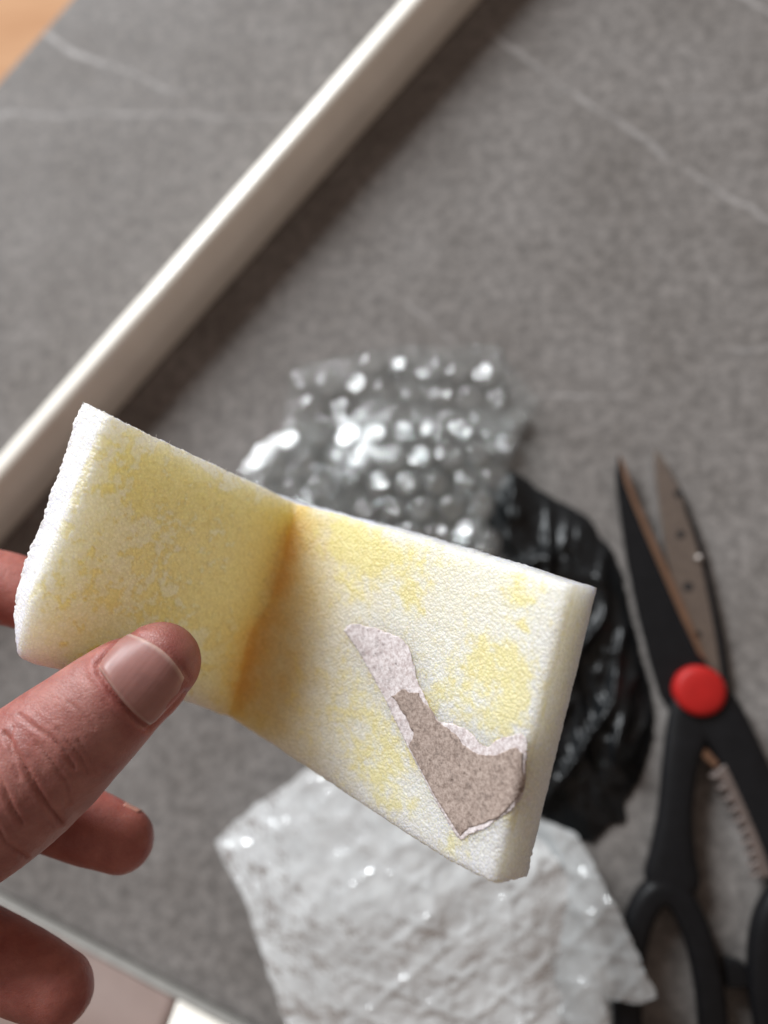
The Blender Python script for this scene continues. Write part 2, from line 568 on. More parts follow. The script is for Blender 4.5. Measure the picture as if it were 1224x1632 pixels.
def build_foam():
    nu, nv, nt_ = 400, 176, 18
    u = np.linspace(0, 1, nu + 1); v = np.linspace(0, 1, nv + 1)
    top, bot = pchip(_us, _tp, u), pchip(_us, _bp, u)
    F = top[:, None, :] * (1 - v)[None, :, None] + bot[:, None, :] * v[None, :, None]
    fw = np.array(fwd)
    U, V = np.meshgrid(u, v, indexing='ij')
    # squeezed under the thumb: the lower edge of the near-left half curls away
    curl = np.clip((V - 0.62) / 0.38, 0, 1) ** 2 * np.clip(1 - U / 0.36, 0, 1) ** 0.6
    F = F + fw * (0.0062 * curl)[..., None]
    bow = -0.0026 * np.sin(np.pi * np.clip(U / 0.38, 0, 1)) * np.sin(np.pi * V) - 0.0012 * np.sin(np.pi * np.clip((U - .4) / .6, 0, 1))
    F = F + fw * bow[..., None]
    # normals (towards the camera)
    du = np.gradient(F, axis=0); dv = np.gradient(F, axis=1)
    Nn = np.cross(du, dv)
    Nn /= np.linalg.norm(Nn, axis=2, keepdims=True)
    if (Nn[nu // 2, nv // 2] @ fw) > 0: Nn = -Nn
    for _ in range(14):   # even the offset direction out across the crease
        Nn[1:-1] = (Nn[:-2] + Nn[1:-1] * 2 + Nn[2:]) / 4
    Nn /= np.linalg.norm(Nn, axis=2, keepdims=True)
    verts, faces, kind = [], [], []
    def add(p, k):
        verts.append(p); kind.append(k); return len(verts) - 1
    fi = np.zeros((nu + 1, nv + 1), int); bi = np.zeros((nu + 1, nv + 1), int)
    # a round-over along the edges of the visible face
    eu = np.minimum(U * 112, (1 - U) * 112) ; ev = np.minimum(V, 1 - V) * 50
    rr_u = np.where(U > 0.5, 3.0, 3.4)
    drop = np.zeros_like(U)
    for e, r in ((eu, rr_u), (ev, 1.0)):
        x = np.clip(1 - e / r, 0, 1)
        drop += r * (1 - np.sqrt(np.clip(1 - x * x, 0, 1))) * 0.55
    F2 = F - Nn * (drop * 0.001)[..., None]
    for i in range(nu + 1):
        for j in range(nv + 1):
            fi[i, j] = add(F2[i, j], 0)
    Bk = F - Nn * FOAM_T
    tu = np.gradient(F, axis=0); tu /= np.linalg.norm(tu, axis=2, keepdims=True)
    Bk = Bk - tu * (0.0008 * np.clip(1 - U / 0.10, 0, 1))[..., None]
    for i in range(nu + 1):
        for j in range(nv + 1):
            bi[i, j] = add(Bk[i, j], 2)
    for i in range(nu):
        for j in range(nv):
            faces.append((fi[i, j], fi[i, j + 1], fi[i + 1, j + 1], fi[i + 1, j]))
            faces.append((bi[i, j], bi[i + 1, j], bi[i + 1, j + 1], bi[i, j + 1]))
    loop = [(i, 0) for i in range(nu)] + [(nu, j) for j in range(nv)] + [(i, nv) for i in range(nu, 0, -1)] + [(0, j) for j in range(nv, 0, -1)]
    rings = [[fi[a] for a in loop]]
    for k in range(1, nt_):
        t = k / nt_
        rings.append([add(F2[a] * (1 - t) + Bk[a] * t, 1) for a in loop])
    rings.append([bi[a] for a in loop])
    n = len(loop)
    for k in range(nt_):
        for q in range(n):
            faces.append((rings[k][q], rings[k + 1][q], rings[k + 1][(q + 1) % n], rings[k][(q + 1) % n]))
    me = bpy.data.meshes.new("foam_body")
    me.from_pydata([tuple(p) for p in verts], [], faces)
    bm = bmesh.new(); bm.from_mesh(me)
    bmesh.ops.recalc_face_normals(bm, faces=bm.faces)
    bm.to_mesh(me); bm.free()
    me.update()
    nV = len(verts)
    co = np.zeros(nV * 3); me.vertices.foreach_get("co", co); co = co.reshape(-1, 3)
    no = np.zeros(nV * 3); me.vertices.foreach_get("normal", no); no = no.reshape(-1, 3)
    kind = np.array(kind)
    q = co - np.array(CAM)
    dd = q @ fw
    px = CX + FPX * (q @ np.array(right)) / dd
    py = CY - FPX * (q @ np.array(up)) / dd
    # distance along the strip, for the sides
    cols = np.zeros((nV, 3)); disp = np.zeros(nV)
    def blob(x, y, cx, cy, rx, ry, a=0.0):
        a = math.radians(a)
        X = (x - cx) * math.cos(a) + (y - cy) * math.sin(a); Y = -(x - cx) * math.sin(a) + (y - cy) * math.cos(a)
        return math.exp(-((X / rx) ** 2 + (Y / ry) ** 2))
    SP_L = [(330, 830, 120, 95, 25, .85), (250, 760, 90, 50, 25, .75), (420, 900, 60, 90, 15, .8), (330, 930, 110, 50, 20, .6), (200, 960, 120, 26, 8, .8),
            (350, 1010, 70, 70, 0, .5), (140, 740, 10, 60, 20, .9), (108, 845, 14, 14, 0, .9), (430, 830, 60, 30, 15, .6)]
    SP_R = [(560, 850, 45, 45, 30, 1.0), (540, 840, 8, 8, 0, 2.0), (600, 885, 50, 35, 20, .8), (660, 900, 40, 60, 30, .65), (650, 955, 22, 22, 0, .9),
            (830, 945, 30, 45, 15, .9), (835, 1000, 14, 6, 30, 1.2), (765, 1050, 32, 40, 0, .9), (815, 1045, 42, 24, 20, .9),
            (800, 1090, 45, 40, 0, .7), (835, 1110, 26, 50, 10, .9), (720, 1100, 40, 40, 20, .8), (790, 1150, 40, 25, 0, .8), (610, 1210, 50, 62, 20, 1.05), (660, 1120, 45, 50, 20, .5),
            (560, 1120, 50, 70, 20, .6), (720, 1340, 32, 24, 30, .95), (640, 1290, 40, 25, 30, .6), (560, 930, 40, 60, 0, .6), (810, 1310, 18, 18, 0, .7)]
    white = np.array((0.85, 0.80, 0.685)); cream = np.array((0.92, 0.885, 0.77)); skinc = np.array((0.90, 0.79, 0.54))
    yellow = np.array((0.88, 0.72, 0.30)); orange = np.array((0.74, 0.37, 0.05)); side_w = np.array((0.95, 0.94, 0.92))
    side_l = np.array((0.93, 0.89, 0.80))
    cr_a, cr_b = np.array((470.0, 797.0)), np.array((370.0, 1145.0))
    for i in range(nV):
        p = Vector(co[i])
        n1 = noise.fractal(p * 260, 1.0, 2.0, 4)
        bead = noise.voronoi(p * 1450)[0][0]
        n2 = noise.noise(p * 1500)
        if kind[i] == 0:
            x, y = px[i], py[i]
            n3 = noise.fractal(p * 620 + Vector((3, 7, 1)), 0.8, 2.0, 4)
            # position across the fold line
            t = (y - cr_a[1]) / (cr_b[1] - cr_a[1])
            cxl = cr_a[0] + (cr_b[0] - cr_a[0]) * t + 5 * noise.noise(Vector((t * 4, 1, 1))) + (6 - 14 * min(1, max(0, (t - .46) / .16)))
            rel = x - cxl
            amp = 1.0
            if rel < 0:
                s = sum(a * blob(x, y, cx, cy, rx, ry, an) for cx, cy, rx, ry, an, a in SP_L)
                k = min(1, max(0, (s * 0.95 + n1 * 0.8 + n3 * 0.75 - 0.44) * 3.0))
                base = cream * 0.55 + white * 0.45 if x < 230 else cream
                w = min(1, max(0, (x - 150) / 160))
                base = white * (1 - w) * 0.5 + cream * (0.5 + 0.5 * w)
                c = base * (1 - 0.8 * k) + skinc * 0.8 * k
                nl = 0.75 * math.exp(-(rel / 60.0) ** 2)  # same mix of yellowing and painted shade, left of the fold
                c = c * (1 - nl) + np.array((0.82, 0.63, 0.33)) * nl
                wv = noise.noise_vector(p * 210)
                cr = max(0, 1 - abs(noise.noise(p * 150 + wv * 0.9)) / 0.045) * min(1, max(0, (s - 0.30) * 3)) * min(1, max(0, n1 + 0.45))
                disp[i] -= 0.00016 * cr
                rim = min(1, 4 * k * (1 - k) + 0.9 * cr)
                c = c * (1 - 0.30 * rim) + np.array((0.62, 0.50, 0.22)) * 0.30 * rim
                disp[i] -= 0.00030 * k
                amp = 0.5 + 0.9 * k
            else:
                s = sum(a * blob(x, y, cx, cy, rx, ry, an) for cx, cy, rx, ry, an, a in SP_R)
                ch = noise.cell(p * 1000) * 0.5 + noise.cell(p * 520 + Vector((5, 5, 5))) * 0.5
                k = min(1, max(0, (s * 1.25 + n1 * 0.6 + n3 * 0.6 + (ch - 0.0) * 0.30 - 0.40) * 1.15))
                near = 0.85 * math.exp(-(rel / 105.0) ** 2) + 0.28 * math.exp(-(rel / 240.0) ** 2) * (1 + n1)  # brown beside the fold: yellowing plus the fold's shade put into colour
                near = min(1.1, near)
                base = white * (1 - 0.85 * near) + np.array((0.78, 0.57, 0.26)) * 0.85 * near
                c = base * (1 - 0.72 * k) + yellow * 0.72 * k
                amp = 0.9
            band = math.exp(-((rel - 6) / (24.0 if rel > 6 else 20.0)) ** 2) * (0.55 - 0.34 * math.exp(-((t - .5) / .07) ** 2)) * (0.85 + 0.4 * n1)
            band = min(1, max(0, band))
            c = c * (1 - band) + orange * band
            disp[i] -= 0.0003 * math.exp(-(rel / 9.0) ** 2)
            cols[i] = c
            edge = 1.0
            disp[i] += amp * (0.00022 * (0.5 - bead) + 0.00006 * n2) + 0.00010 * n1
        else:
            cols[i] = side_w if px[i] < 600 else side_l
            rs = 1.0 if px[i] < 850 else 0.35
            disp[i] += rs * (0.00030 * (0.5 - bead) + 0.00018 * n2 + 0.0003 * n1)
    # wrinkles that fan out of the crease, left half
    co2 = co + no * disp[:, None]
    me.vertices.foreach_set("co", co2.ravel())
    set_tint(me, np.clip(cols, 0, 1))
    me.update()
    return me

foam_root = empty("foam_strip", P(440, 970, .178))
tag(foam_root, "thick white foam strip bent at a yellowed crease, held by the hand", "foam")
foam_me = build_foam()
foam_body = link("foam_body", foam_me, M['foam'], foam_root)
foam_bvh = BVHTree.FromPolygons([v.co for v in foam_me.vertices], [p.vertices[:] for p in foam_me.polygons])
def on_foam(x, y, off):
    d = ray(x, y).normalized()
    hit = foam_bvh.ray_cast(CAM, d)
    if hit[0] is None: return P(x, y, 0.14)
    return hit[0] + hit[1] * 0 - d * off

def loose_fibres():
    """fine hairs and crumbs standing off the cut edges"""
    rnd = random.Random(3)
    bm = bmesh.new()
    edges = [((174, 664), (468, 803)), ((468, 803), (912, 936)), ((174, 664), (24, 1064)), ((368, 1146), (786, 1410)), ((962, 952), (835, 1385))]
    for a, b_ in edges:
        for k in range(26):
            t = rnd.random()
            x, y = a[0] + (b_[0] - a[0]) * t, a[1] + (b_[1] - a[1]) * t
            d = ray(x, y).normalized()
            hit = foam_bvh.find_nearest(P(x, y, 0.15 if k % 2 else 0.16))
            p, n = hit[0], hit[1]
            L = rnd.uniform(0.0003, 0.0011)
            q = p
            dirv = (n + Vector([rnd.uniform(-.8, .8) for _ in range(3)])).normalized()
            prev = None
            s = dirv.cross(Vector((rnd.random(), rnd.random(), rnd.random()))).normalized()
            s2 = dirv.cross(s)
            for seg in range(4):
                r = 0.00006 * (1 - seg / 4.5)
                ring = [bm.verts.new(q + s * r * math.cos(w) + s2 * r * math.sin(w)) for w in (0, 2.09, 4.19)]
                if prev:
                    for e in range(3):
                        bm.faces.new((prev[e], prev[(e + 1) % 3], ring[(e + 1) % 3], ring[e]))
                prev = ring
                q = q + dirv * L / 3
                dirv = (dirv + Vector([rnd.uniform(-.5, .5) for _ in range(3)])).normalized()
    me = bpy.data.meshes.new("loose_fibres")
    bm.to_mesh(me); bm.free()
    o = link("loose_fibres", me, M['lint'], foam_root)
    o["kind"] = "stuff"
loose_fibres()

# torn paper stuck to the right half of the foam
PAPER = [(547, 1004), (556, 996), (572, 994), (602, 1001), (636, 1014), (650, 1030), (660, 1060), (668, 1090), (684, 1128), (700, 1148), (722, 1152), (744, 1163),
         (762, 1184), (778, 1190), (797, 1177), (828, 1168), (838, 1176), (841, 1205), (839, 1240), (832, 1272), (815, 1292), (796, 1305), (775, 1318), (752, 1328), (734, 1340),
         (725, 1330), (690, 1270), (650, 1192), (612, 1112), (572, 1040)]
BROWN = [(634, 1128), (622, 1108), (640, 1100), (652, 1106), (668, 1104), (676, 1122), (690, 1140), (702, 1152), (720, 1166), (735, 1176), (750, 1196), (772, 1204), (800, 1199), (820, 1196), (834, 1200),
         (836, 1240), (829, 1268), (812, 1288), (792, 1301), (772, 1310), (748, 1320), (733, 1333), (692, 1268), (668, 1222), (648, 1184), (660, 1168), (652, 1150)]
TIPB = [(549, 1004), (557, 998), (570, 997), (578, 1006), (572, 1014), (574, 1026), (568, 1030)]
def paper(name, outline, off, thick, mat, parent, keep_from=None, amp=3.2, seed=1):
    ol = rough_outline(outline, 4, amp, seed, keep=keep_from or ())
    bm = poly_cut(ol, 5)
    for v in bm.verts:
        x, y = v.co.x, v.co.y
        v.co = on_foam(x, y, off + 0.00022 * (0.5 + 0.5 * noise.noise(Vector((x * .035, y * .035, seed)))))
    bmesh.ops.smooth_vert(bm, verts=bm.verts[:], factor=0.4, use_axis_x=True, use_axis_y=True, use_axis_z=True)
    bmesh.ops.recalc_face_normals(bm, faces=bm.faces)
    me = bpy.data.meshes.new(name)
    bm.to_mesh(me); bm.free()
    o = link(name, me, mat, parent)
    sm = o.modifiers.new("solid", 'SOLIDIFY'); sm.thickness = thick; sm.offset = 0
    return o
pw = paper("paper_scrap", PAPER, 0.00010, 0.00010, M['paper_white'], foam_root, keep_from=(24, 25, 26, 27, 28, 29), seed=2)
pw["label"] = "torn scrap of white and brown paper stuck to the foam"
def paper_child(name, ol, seed):
    o = paper(name, ol, 0.00024, 0.00008, M['paper_brown'], None, keep_from=(21, 22, 23), amp=6.5, seed=seed)
    o.parent = pw
    o.matrix_parent_inverse = Matrix.Identity(4)
    o.matrix_parent_inverse = (Matrix.Translation(foam_root.location) @ pw.matrix_parent_inverse @ pw.matrix_basis).inverted()
    return o
paper_child("brown_layer", BROWN, 5)

# ------------------------------------------------------------------ hand
def cat(pts, n):
    """Catmull-Rom through rows of numbers"""
    pts = np.array(pts, float)
    ext = np.vstack([2 * pts[0] - pts[1], pts, 2 * pts[-1] - pts[-2]])
    out = []
    for i in range(1, len(ext) - 2):
        p0, p1, p2, p3 = ext[i - 1:i + 3]
        for k in range(n):
            t = k / n
            out.append(0.5 * (2 * p1 + (p2 - p0) * t + (2 * p0 - 5 * p1 + 4 * p2 - p3) * t * t + (3 * p1 - p0 - 3 * p2 + p3) * t ** 3))
    out.append(ext[-2])
    return np.array(out)

def tube(bm, rows, n=10, seg=28, cap_a=True, cap_b=True, sq=0.0):
    """rows: px, py, depth, half width (m, in the picture plane), half thickness (m, in depth)"""
    c = cat(rows, n)
    pts = [P(*r[:3]) for r in c]
    rings = []
    m_ = len(pts)
    stations = [(pts[i], c[i][3], c[i][4], i) for i in range(m_)]
    def frame(i):
        t = (pts[min(i + 1, m_ - 1)] - pts[max(i - 1, 0)]).normalized()
        dn = (-fwd - t * (-fwd).dot(t)).normalized()
        return t, t.cross(dn).normalized(), dn
    ring_list = []
    def ringat(cpt, w, h, fr):
        t, sd, dn = fr
        out = []
        for k in range(seg):
            a = 2 * math.pi * k / seg
            cs, sn = math.cos(a), math.sin(a)
            out.append(bm.verts.new(cpt + sd * (w * cs) + dn * (h * sn)))
        return out
    caps = 7
    fr0, fr1 = frame(0), frame(m_ - 1)
    for k in range(caps, 0, -1):
        a = k / (caps + 0.3) * math.pi / 2
        ring_list.append(ringat(pts[0] - fr0[0] * math.sin(a) * stations[0][1], stations[0][1] * math.cos(a), stations[0][2] * math.cos(a), fr0))
    for p_, w, h, i in stations:
        ring_list.append(ringat(p_, w, h, frame(i)))
    for k in range(1, caps + 1):
        a = k / (caps + 0.3) * math.pi / 2
        ring_list.append(ringat(pts[-1] + fr1[0] * math.sin(a) * stations[-1][1], stations[-1][1] * math.cos(a), stations[-1][2] * math.cos(a), fr1))
    for a, b_ in zip(ring_list[:-1], ring_list[1:]):
        for k in range(seg):
            bm.faces.new((a[k], a[(k + 1) % seg], b_[(k + 1) % seg], b_[k]))
    bm.faces.new(ring_list[0][::-1]); bm.faces.new(ring_list[-1])

def remesh(bm, voxel, smooth_it, fac=0.5):
    bmesh.ops.recalc_face_normals(bm, faces=bm.faces)
    me = bpy.data.meshes.new("tmp"); bm.to_mesh(me); bm.free()
    o = bpy.data.objects.new("tmp", me); C.objects.link(o)
    r = o.modifiers.new("r", 'REMESH'); r.mode = 'VOXEL'; r.voxel_size = voxel; r.adaptivity = 0
    s = o.modifiers.new("s", 'SMOOTH'); s.factor = fac; s.iterations = smooth_it
    dg = bpy.context.evaluated_depsgraph_get()
    dg.update()
    out = bpy.data.meshes.new_from_object(o.evaluated_get(dg))
    bpy.data.objects.remove(o); bpy.data.meshes.remove(me)
    return out

def seg_dist(x, y, a, b_):
    dx, dy = b_[0] - a[0], b_[1] - a[1]
    t = np.clip(((x - a[0]) * dx + (y - a[1]) * dy) / (dx * dx + dy * dy), 0, 1)
    return np.hypot(x - a[0] - t * dx, y - a[1] - t * dy)

def poly_dist(x, y, pts):
    d = np.full_like(x, 1e9)
    for a, b_ in zip(pts[:-1], pts[1:]):
        d = np.minimum(d, seg_dist(x, y, a, b_))
    return d

def build_hand():
    bm = bmesh.new()
    # thumb
    tube(bm, [(255, 1056, .1465, .0078, .0066), (232, 1076, .1460, .0088, .0078), (190, 1106, .1455, .0099, .0088), (130, 1158, .1455, .0113, .0098), (65, 1214, .1460, .0128, .0112),
              (-10, 1272, .1470, .0138, .0122), (-110, 1345, .1490, .0138, .0126), (-200, 1405, .152, .0140, .0126), (-310, 1470, .156, .0155, .0130), (-460, 1550, .162, .018, .014)])
    # index finger behind the foam
    tube(bm, [(160, 985, .1760, .0066, .0062), (90, 965, .1750, .0075, .0072), (0, 936, .1740, .0083, .0080), (-110, 930, .171, .0088, .0084), (-230, 990, .167, .0092, .0088), (-370, 1110, .164, .0115, .011)])
    # middle finger
    tube(bm, [(192, 1338, .1660, .0072, .0064), (140, 1318, .1665, .0079, .0073), (60, 1287, .1680, .0084, .0080), (-50, 1252, .169, .0088, .0084), (-190, 1225, .168, .0092, .0088), (-380, 1235, .165, .012, .011)])
    # ring finger
    tube(bm, [(88, 1575, .1560, .0077, .0068), (40, 1551, .1570, .0084, .0077), (-40, 1512, .159, .0088, .0084), (-140, 1465, .162, .0090, .0086), (-260, 1400, .164, .0094, .0090), (-400, 1350, .165, .012, .011)])
    # little finger, curled below the frame
    tube(bm, [(-180, 1690, .152, .0064, .0058), (-220, 1660, .154, .0072, .0066), (-280, 1600, .158, .0076, .0072), (-340, 1530, .162, .0080, .0076), (-410, 1460, .164, .010, .010)])
    # palm, heel and wrist
    tube(bm, [(-375, 1115, .165, .013, .011), (-400, 1230, .166, .018, .012), (-420, 1350, .166, .020, .012), (-430, 1460, .165, .014, .012)])
    tube(bm, [(-410, 1300, .166, .034, .012), (-520, 1430, .166, .036, .015), (-660, 1580, .165, .034, .017), (-800, 1720, .164, .029, .018), (-1030, 1950, .162, .030, .020), (-1350, 2260, .160, .034, .025)])
    tube(bm, [(-220, 1420, .156, .013, .011), (-340, 1490, .160, .018, .013), (-500, 1560, .164, .022, .014)])
    # web between thumb and index finger
    tube(bm, [(-260, 1410, .158, .011, .009), (-330, 1290, .163, .013, .010), (-370, 1170, .165, .012, .010)])
    me = remesh(bm, 0.00048, 14)
    n = len(me.vertices)
    co = np.zeros(n * 3); me.vertices.foreach_get("co", co); co = co.reshape(-1, 3)
    no = np.zeros(n * 3); me.vertices.foreach_get("normal", no); no = no.reshape(-1, 3)
    q = co - np.array(CAM); fw = np.array(fwd)
    d = q @ fw
    px = CX + FPX * (q @ np.array(right)) / d; py = CY - FPX * (q @ np.array(up)) / d
    facing = np.clip(-(no @ fw) * 1.6 + 0.1, 0, 1) * (d < 0.152)
    disp = np.zeros(n)
    def groove(pts, w, depth, side=0.0):
        nonlocal disp
        dd = poly_dist(px, py, pts)
        disp -= facing * depth * np.exp(-(dd / w) ** 2)
        if side: disp += facing * side * np.exp(-((dd - 2.6 * w) / (1.6 * w)) ** 2)
    # nail bed: a flat step under the nail, soft folds around it
    NA, NB, NC, ND = (159, 1064), (208, 1010), (300, 1080), (236, 1156)
    fold = [(212, 1006), (180, 1030), (156, 1058), (158, 1072), (190, 1116), (222, 1152), (236, 1163), (262, 1142), (296, 1104)]
    groove(fold, 4.0, 0.00060, 0.00026)
    groove([(210, 1008), (245, 1020), (280, 1048), (302, 1082)], 4.0, 0.00022, 0.00003)
    # knuckle creases
    for pts, w, dp in [([(8, 1170), (22, 1195), (42, 1225), (58, 1258), (76, 1284), (96, 1312)], 5, .00062),
                       ([(-6, 1230), (8, 1262), (22, 1290), (36, 1312)], 5, .0005),
                       ([(30, 1140), (54, 1160), (84, 1176), (104, 1200), (118, 1224)], 4, .00034),
                       ([(92, 1160), (112, 1186), (128, 1204), (140, 1232)], 3.5, .00022),
                       ([(60, 1185), (84, 1216), (104, 1246), (112, 1276)], 4, .00026),
                       ([(126, 1180), (142, 1206), (150, 1230)], 4, .00018),
                       ([(-30, 1270), (-10, 1310), (10, 1345), (40, 1366)], 5, .0004),
                       ([(20, 1160), (14, 1190), (30, 1240)], 4, .00025),
                       ([(110, 1120), (134, 1142), (150, 1160)], 4, .00015)]:
        wp = [(x + 4 * noise.noise(Vector((x * .1, y * .1, 3))), y) for x, y in pts]
        groove(wp, w * 0.7, dp * 0.95, dp * 0.30)
    for i in range(n):
        p = Vector(co[i])
        disp[i] += 0.00010 * noise.fractal(p * 170, 1, 2, 4)
        if px[i] < 190 and facing[i] > 0.2:       # fine wrinkles across the knuckle
            a = (px[i] * 0.66 - py[i] * 0.75)
            disp[i] += 0.00007 * noise.noise(Vector((a * 0.16, (px[i] * .75 + py[i] * .66) * 0.025, 2))) * facing[i]
    co2 = co + no * disp[:, None]
    me.vertices.foreach_set("co", co2.ravel())
    # colour: redder at the tips, folds and beside the nail
    base = np.array((0.335, 0.140, 0.120)); red = np.array((0.31, 0.085, 0.074)); pale = np.array((0.62, 0.37, 0.29))
    k_fold = np.exp(-(poly_dist(px, py, fold) / 22) ** 2) * (d < .152)
    tip = np.exp(-(np.hypot(px - 285, py - 1050) / 70) ** 2) * (d < .152)
    tip2 = np.exp(-(np.hypot(px - 190, py - 1340) / 130) ** 2) + np.exp(-(np.hypot(px - 85, py - 1575) / 150) ** 2) + np.exp(-(np.hypot(px - 60, py - 960) / 150) ** 2) * (d > .16)
    kn = np.exp(-(np.hypot(px - 40, py - 1160) / 55) ** 2) * (d < .152)
    k = np.clip(0.6 * k_fold + 0.35 * tip + 0.8 * tip2 * (d > .152) + 0.35 * kn, 0, 1)[:, None]
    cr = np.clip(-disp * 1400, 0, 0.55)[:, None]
    cols = base * (1 - k) + red * k
    far = np.maximum(np.clip((d - .154) / .006, 0, 1), np.clip((py - 1440) / 20, 0, 1) * (px > -40))[:, None]  # deeper red: shade on the far fingers painted in with natural redness
    cols = cols * (1 - far) + np.array((0.37, 0.125, 0.102)) * far
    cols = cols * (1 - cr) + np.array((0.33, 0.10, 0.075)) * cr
    set_tint(me, cols)
    me.update()
    return me

hand_me = build_hand()
person = link("person", hand_me, M['skin'])
tag(person, "bare hand reaching in from the left, thumb and fingers pinching the foam strip", "hand")
hand_bvh = BVHTree.FromPolygons([v.co for v in hand_me.vertices], [p.vertices[:] for p in hand_me.polygons])

def build_nail(corners, nu=40, nv=60, lift=0.00012, arch=0.0011, base_col=(0.315, 0.150, 0.132), tip_col=(0.56, 0.42, 0.36)):
    """corners in the picture: base-upper, tip-upper, tip-lower, base-lower"""
    A, B, Cc, D = [np.array(p, float) for p in corners]
    verts, cols = [], []
    for i in range(nu + 1):
        s = i / nu                     # along the nail, base to tip
        for j in range(nv + 1):
            w = j / nv                 # across
            e = 2 * w - 1
            # rounded base and rounded free edge
            s2 = s + 0.07 * (1 - s) * (e * e) + 0.16 * s * (1 - e * e) - 0.05 * s
            w = 0.5 + 0.5 * e * (1 - 0.10 * max(0, (s - .6) / .4) ** 2 - 0.06 * max(0, (.25 - s) / .25) ** 2)
            c = (A * (1 - s2) + B * s2) * (1 - w) + (D * (1 - s2) + Cc * s2) * w
            hit = hand_bvh.ray_cast(CAM, ray(*c).normalized())
            p = hit[0] if hit[0] is not None else P(c[0], c[1], 0.142)
            verts.append(p)
            k = max(0, min(1, (s - 0.91) / 0.06)) * 0.5
            if s < 0.05: k = 0.35
            lun = max(0, 0.35 - s) * (1 - e * e) * 0.8
            cc = np.array(base_col) * (1 - k) + np.array(tip_col) * k
            cols.append(cc * (1 - lun) + np.array((0.38, 0.20, 0.17)) * lun)
    V = np.array([tuple(v) for v in verts]).reshape(nu + 1, nv + 1, 3)
    # smooth plate: fit a low order surface to depth along the view so the nail does not copy the skin
    q = V - np.array(CAM); d = q @ np.array(fwd)
    S, W = np.meshgrid(np.linspace(-1, 1, nu + 1), np.linspace(-1, 1, nv + 1), indexing='ij')
    Am = np.stack([np.ones_like(S), S, W, S * W, S ** 2, W ** 2, W ** 4], -1).reshape(-1, 7)
    coef, *_ = np.linalg.lstsq(Am, d.ravel(), rcond=None)
    rdg = np.array([noise.noise(Vector((float(w_) * 14, 3.3, 1.0))) + 0.5 * noise.noise(Vector((float(w_) * 31, 1.3, 7.0))) for w_ in np.linspace(-1, 1, nv + 1)])
    d2 = (Am @ coef).reshape(d.shape) + 0.000022 * rdg[None, :] - lift - 0.0002 * (1 - W ** 2)
    # edges tuck down into the folds
    d2 += 0.0006 * np.clip((np.abs(W) - 0.82) / 0.18, 0, 1) ** 2 + 0.0005 * np.clip((-S - 0.86) / 0.14, 0, 1) ** 2
    Q = q * (d2 / d)[..., None] + np.array(CAM)
    faces = [(i * (nv + 1) + j, (i + 1) * (nv + 1) + j, (i + 1) * (nv + 1) + j + 1, i * (nv + 1) + j + 1) for i in range(nu) for j in range(nv)]
    me = mesh("thumbnail", Q.reshape(-1, 3), faces)
    set_tint(me, np.array(cols))
    return me
nm = build_nail([(155, 1065), (205, 1006), (300, 1083), (236, 1161)])
nail = link("thumbnail", nm, M['nail'], person)
sm = nail.modifiers.new("solid", 'SOLIDIFY'); sm.thickness = 0.0004; sm.offset = -1
nail["label"] = "broad pink thumbnail with a pale free edge"

def small_nail(px, py, d, ang, L, W):
    """nail on the far side of a finger, only its rim shows"""
    c = P(px, py, d)
    a = math.radians(ang)
    ax = (right * math.cos(a) - up * math.sin(a)).normalized()
    upd = (right * math.sin(a) + up * math.cos(a)).normalized()
    nrm = (upd * 0.62 + fwd * 0.78).normalized()
    sd = ax.cross(nrm).normalized()
    verts, cols = [], []
    for i in range(13):
        for j in range(11):
            s, e = i / 12, j / 5 - 1
            p = c + ax * ((s - 1) * L - 0.14 * L * e * e * s) + sd * (e * W / 2) - nrm * (0.0022 * e * e)
            verts.append(p); cols.append((0.45, 0.22, 0.17))
    faces = [(i * 11 + j, (i + 1) * 11 + j, (i + 1) * 11 + j + 1, i * 11 + j + 1) for i in range(12) for j in range(10)]
    me = mesh("fingernail", verts, faces)
    set_tint(me, np.array(cols))
    o = link("fingernail", me, M['nail'], person)
    s_ = o.modifiers.new("solid", 'SOLIDIFY'); s_.thickness = 0.0005
small_nail(226, 1299, .1700, 26, .004, .0085)
small_nail(146, 1556, .1600, 30, .005, .0095)

# ------------------------------------------------------------------ bubble wrap
def dome(name, r, h, seed, rings=6, seg=18, flat=4.0):
    rnd = random.Random(seed)
    verts, faces = [(0, 0, h * rnd.uniform(0.7, 1.0))], []
    dent = (rnd.uniform(-.5, .5), rnd.uniform(-.5, .5))
    for k in range(1, rings + 1):
        t = k / rings
        rr = r * math.sin(t * math.pi / 2) ** 0.8
        z = h * (1 - t ** flat)
        for s in range(seg):
            a = 2 * math.pi * s / seg
            x, y = rr * math.cos(a), rr * math.sin(a)
            dd = math.exp(-(((x / r - dent[0]) ** 2 + (y / r - dent[1]) ** 2) / 0.12)) * (1 - t)
            w = 1 + 0.10 * noise.noise(Vector((math.cos(a) * 1.5, math.sin(a) * 1.5, seed * 3.1 + t)))
            verts.append((x * w, y * w, max(0, z * (1 - 0.5 * dd) + 0.12 * h * (1 - t) * noise.noise(Vector((x * 400, y * 400, seed))))))
    for s in range(seg):
        faces.append((0, 1 + s, 1 + (s + 1) % seg))
    for k in range(rings - 1):
        b0, b1 = 1 + k * seg, 1 + (k + 1) * seg
        for s in range(seg):
            faces.append((b0 + s, b1 + s, b1 + (s + 1) % seg, b0 + (s + 1) % seg))
    me = mesh(name, verts, faces)
    me.polygons.foreach_set("use_smooth", [True] * len(me.polygons))
    return me

def inside(x, y, poly):
    c = False
    n = len(poly)
    for i in range(n):
        x1, y1 = poly[i]; x2, y2 = poly[(i + 1) % n]
        if (y1 > y) != (y2 > y) and x < (x2 - x1) * (y - y1) / (y2 - y1) + x1:
            c = not c
    return c

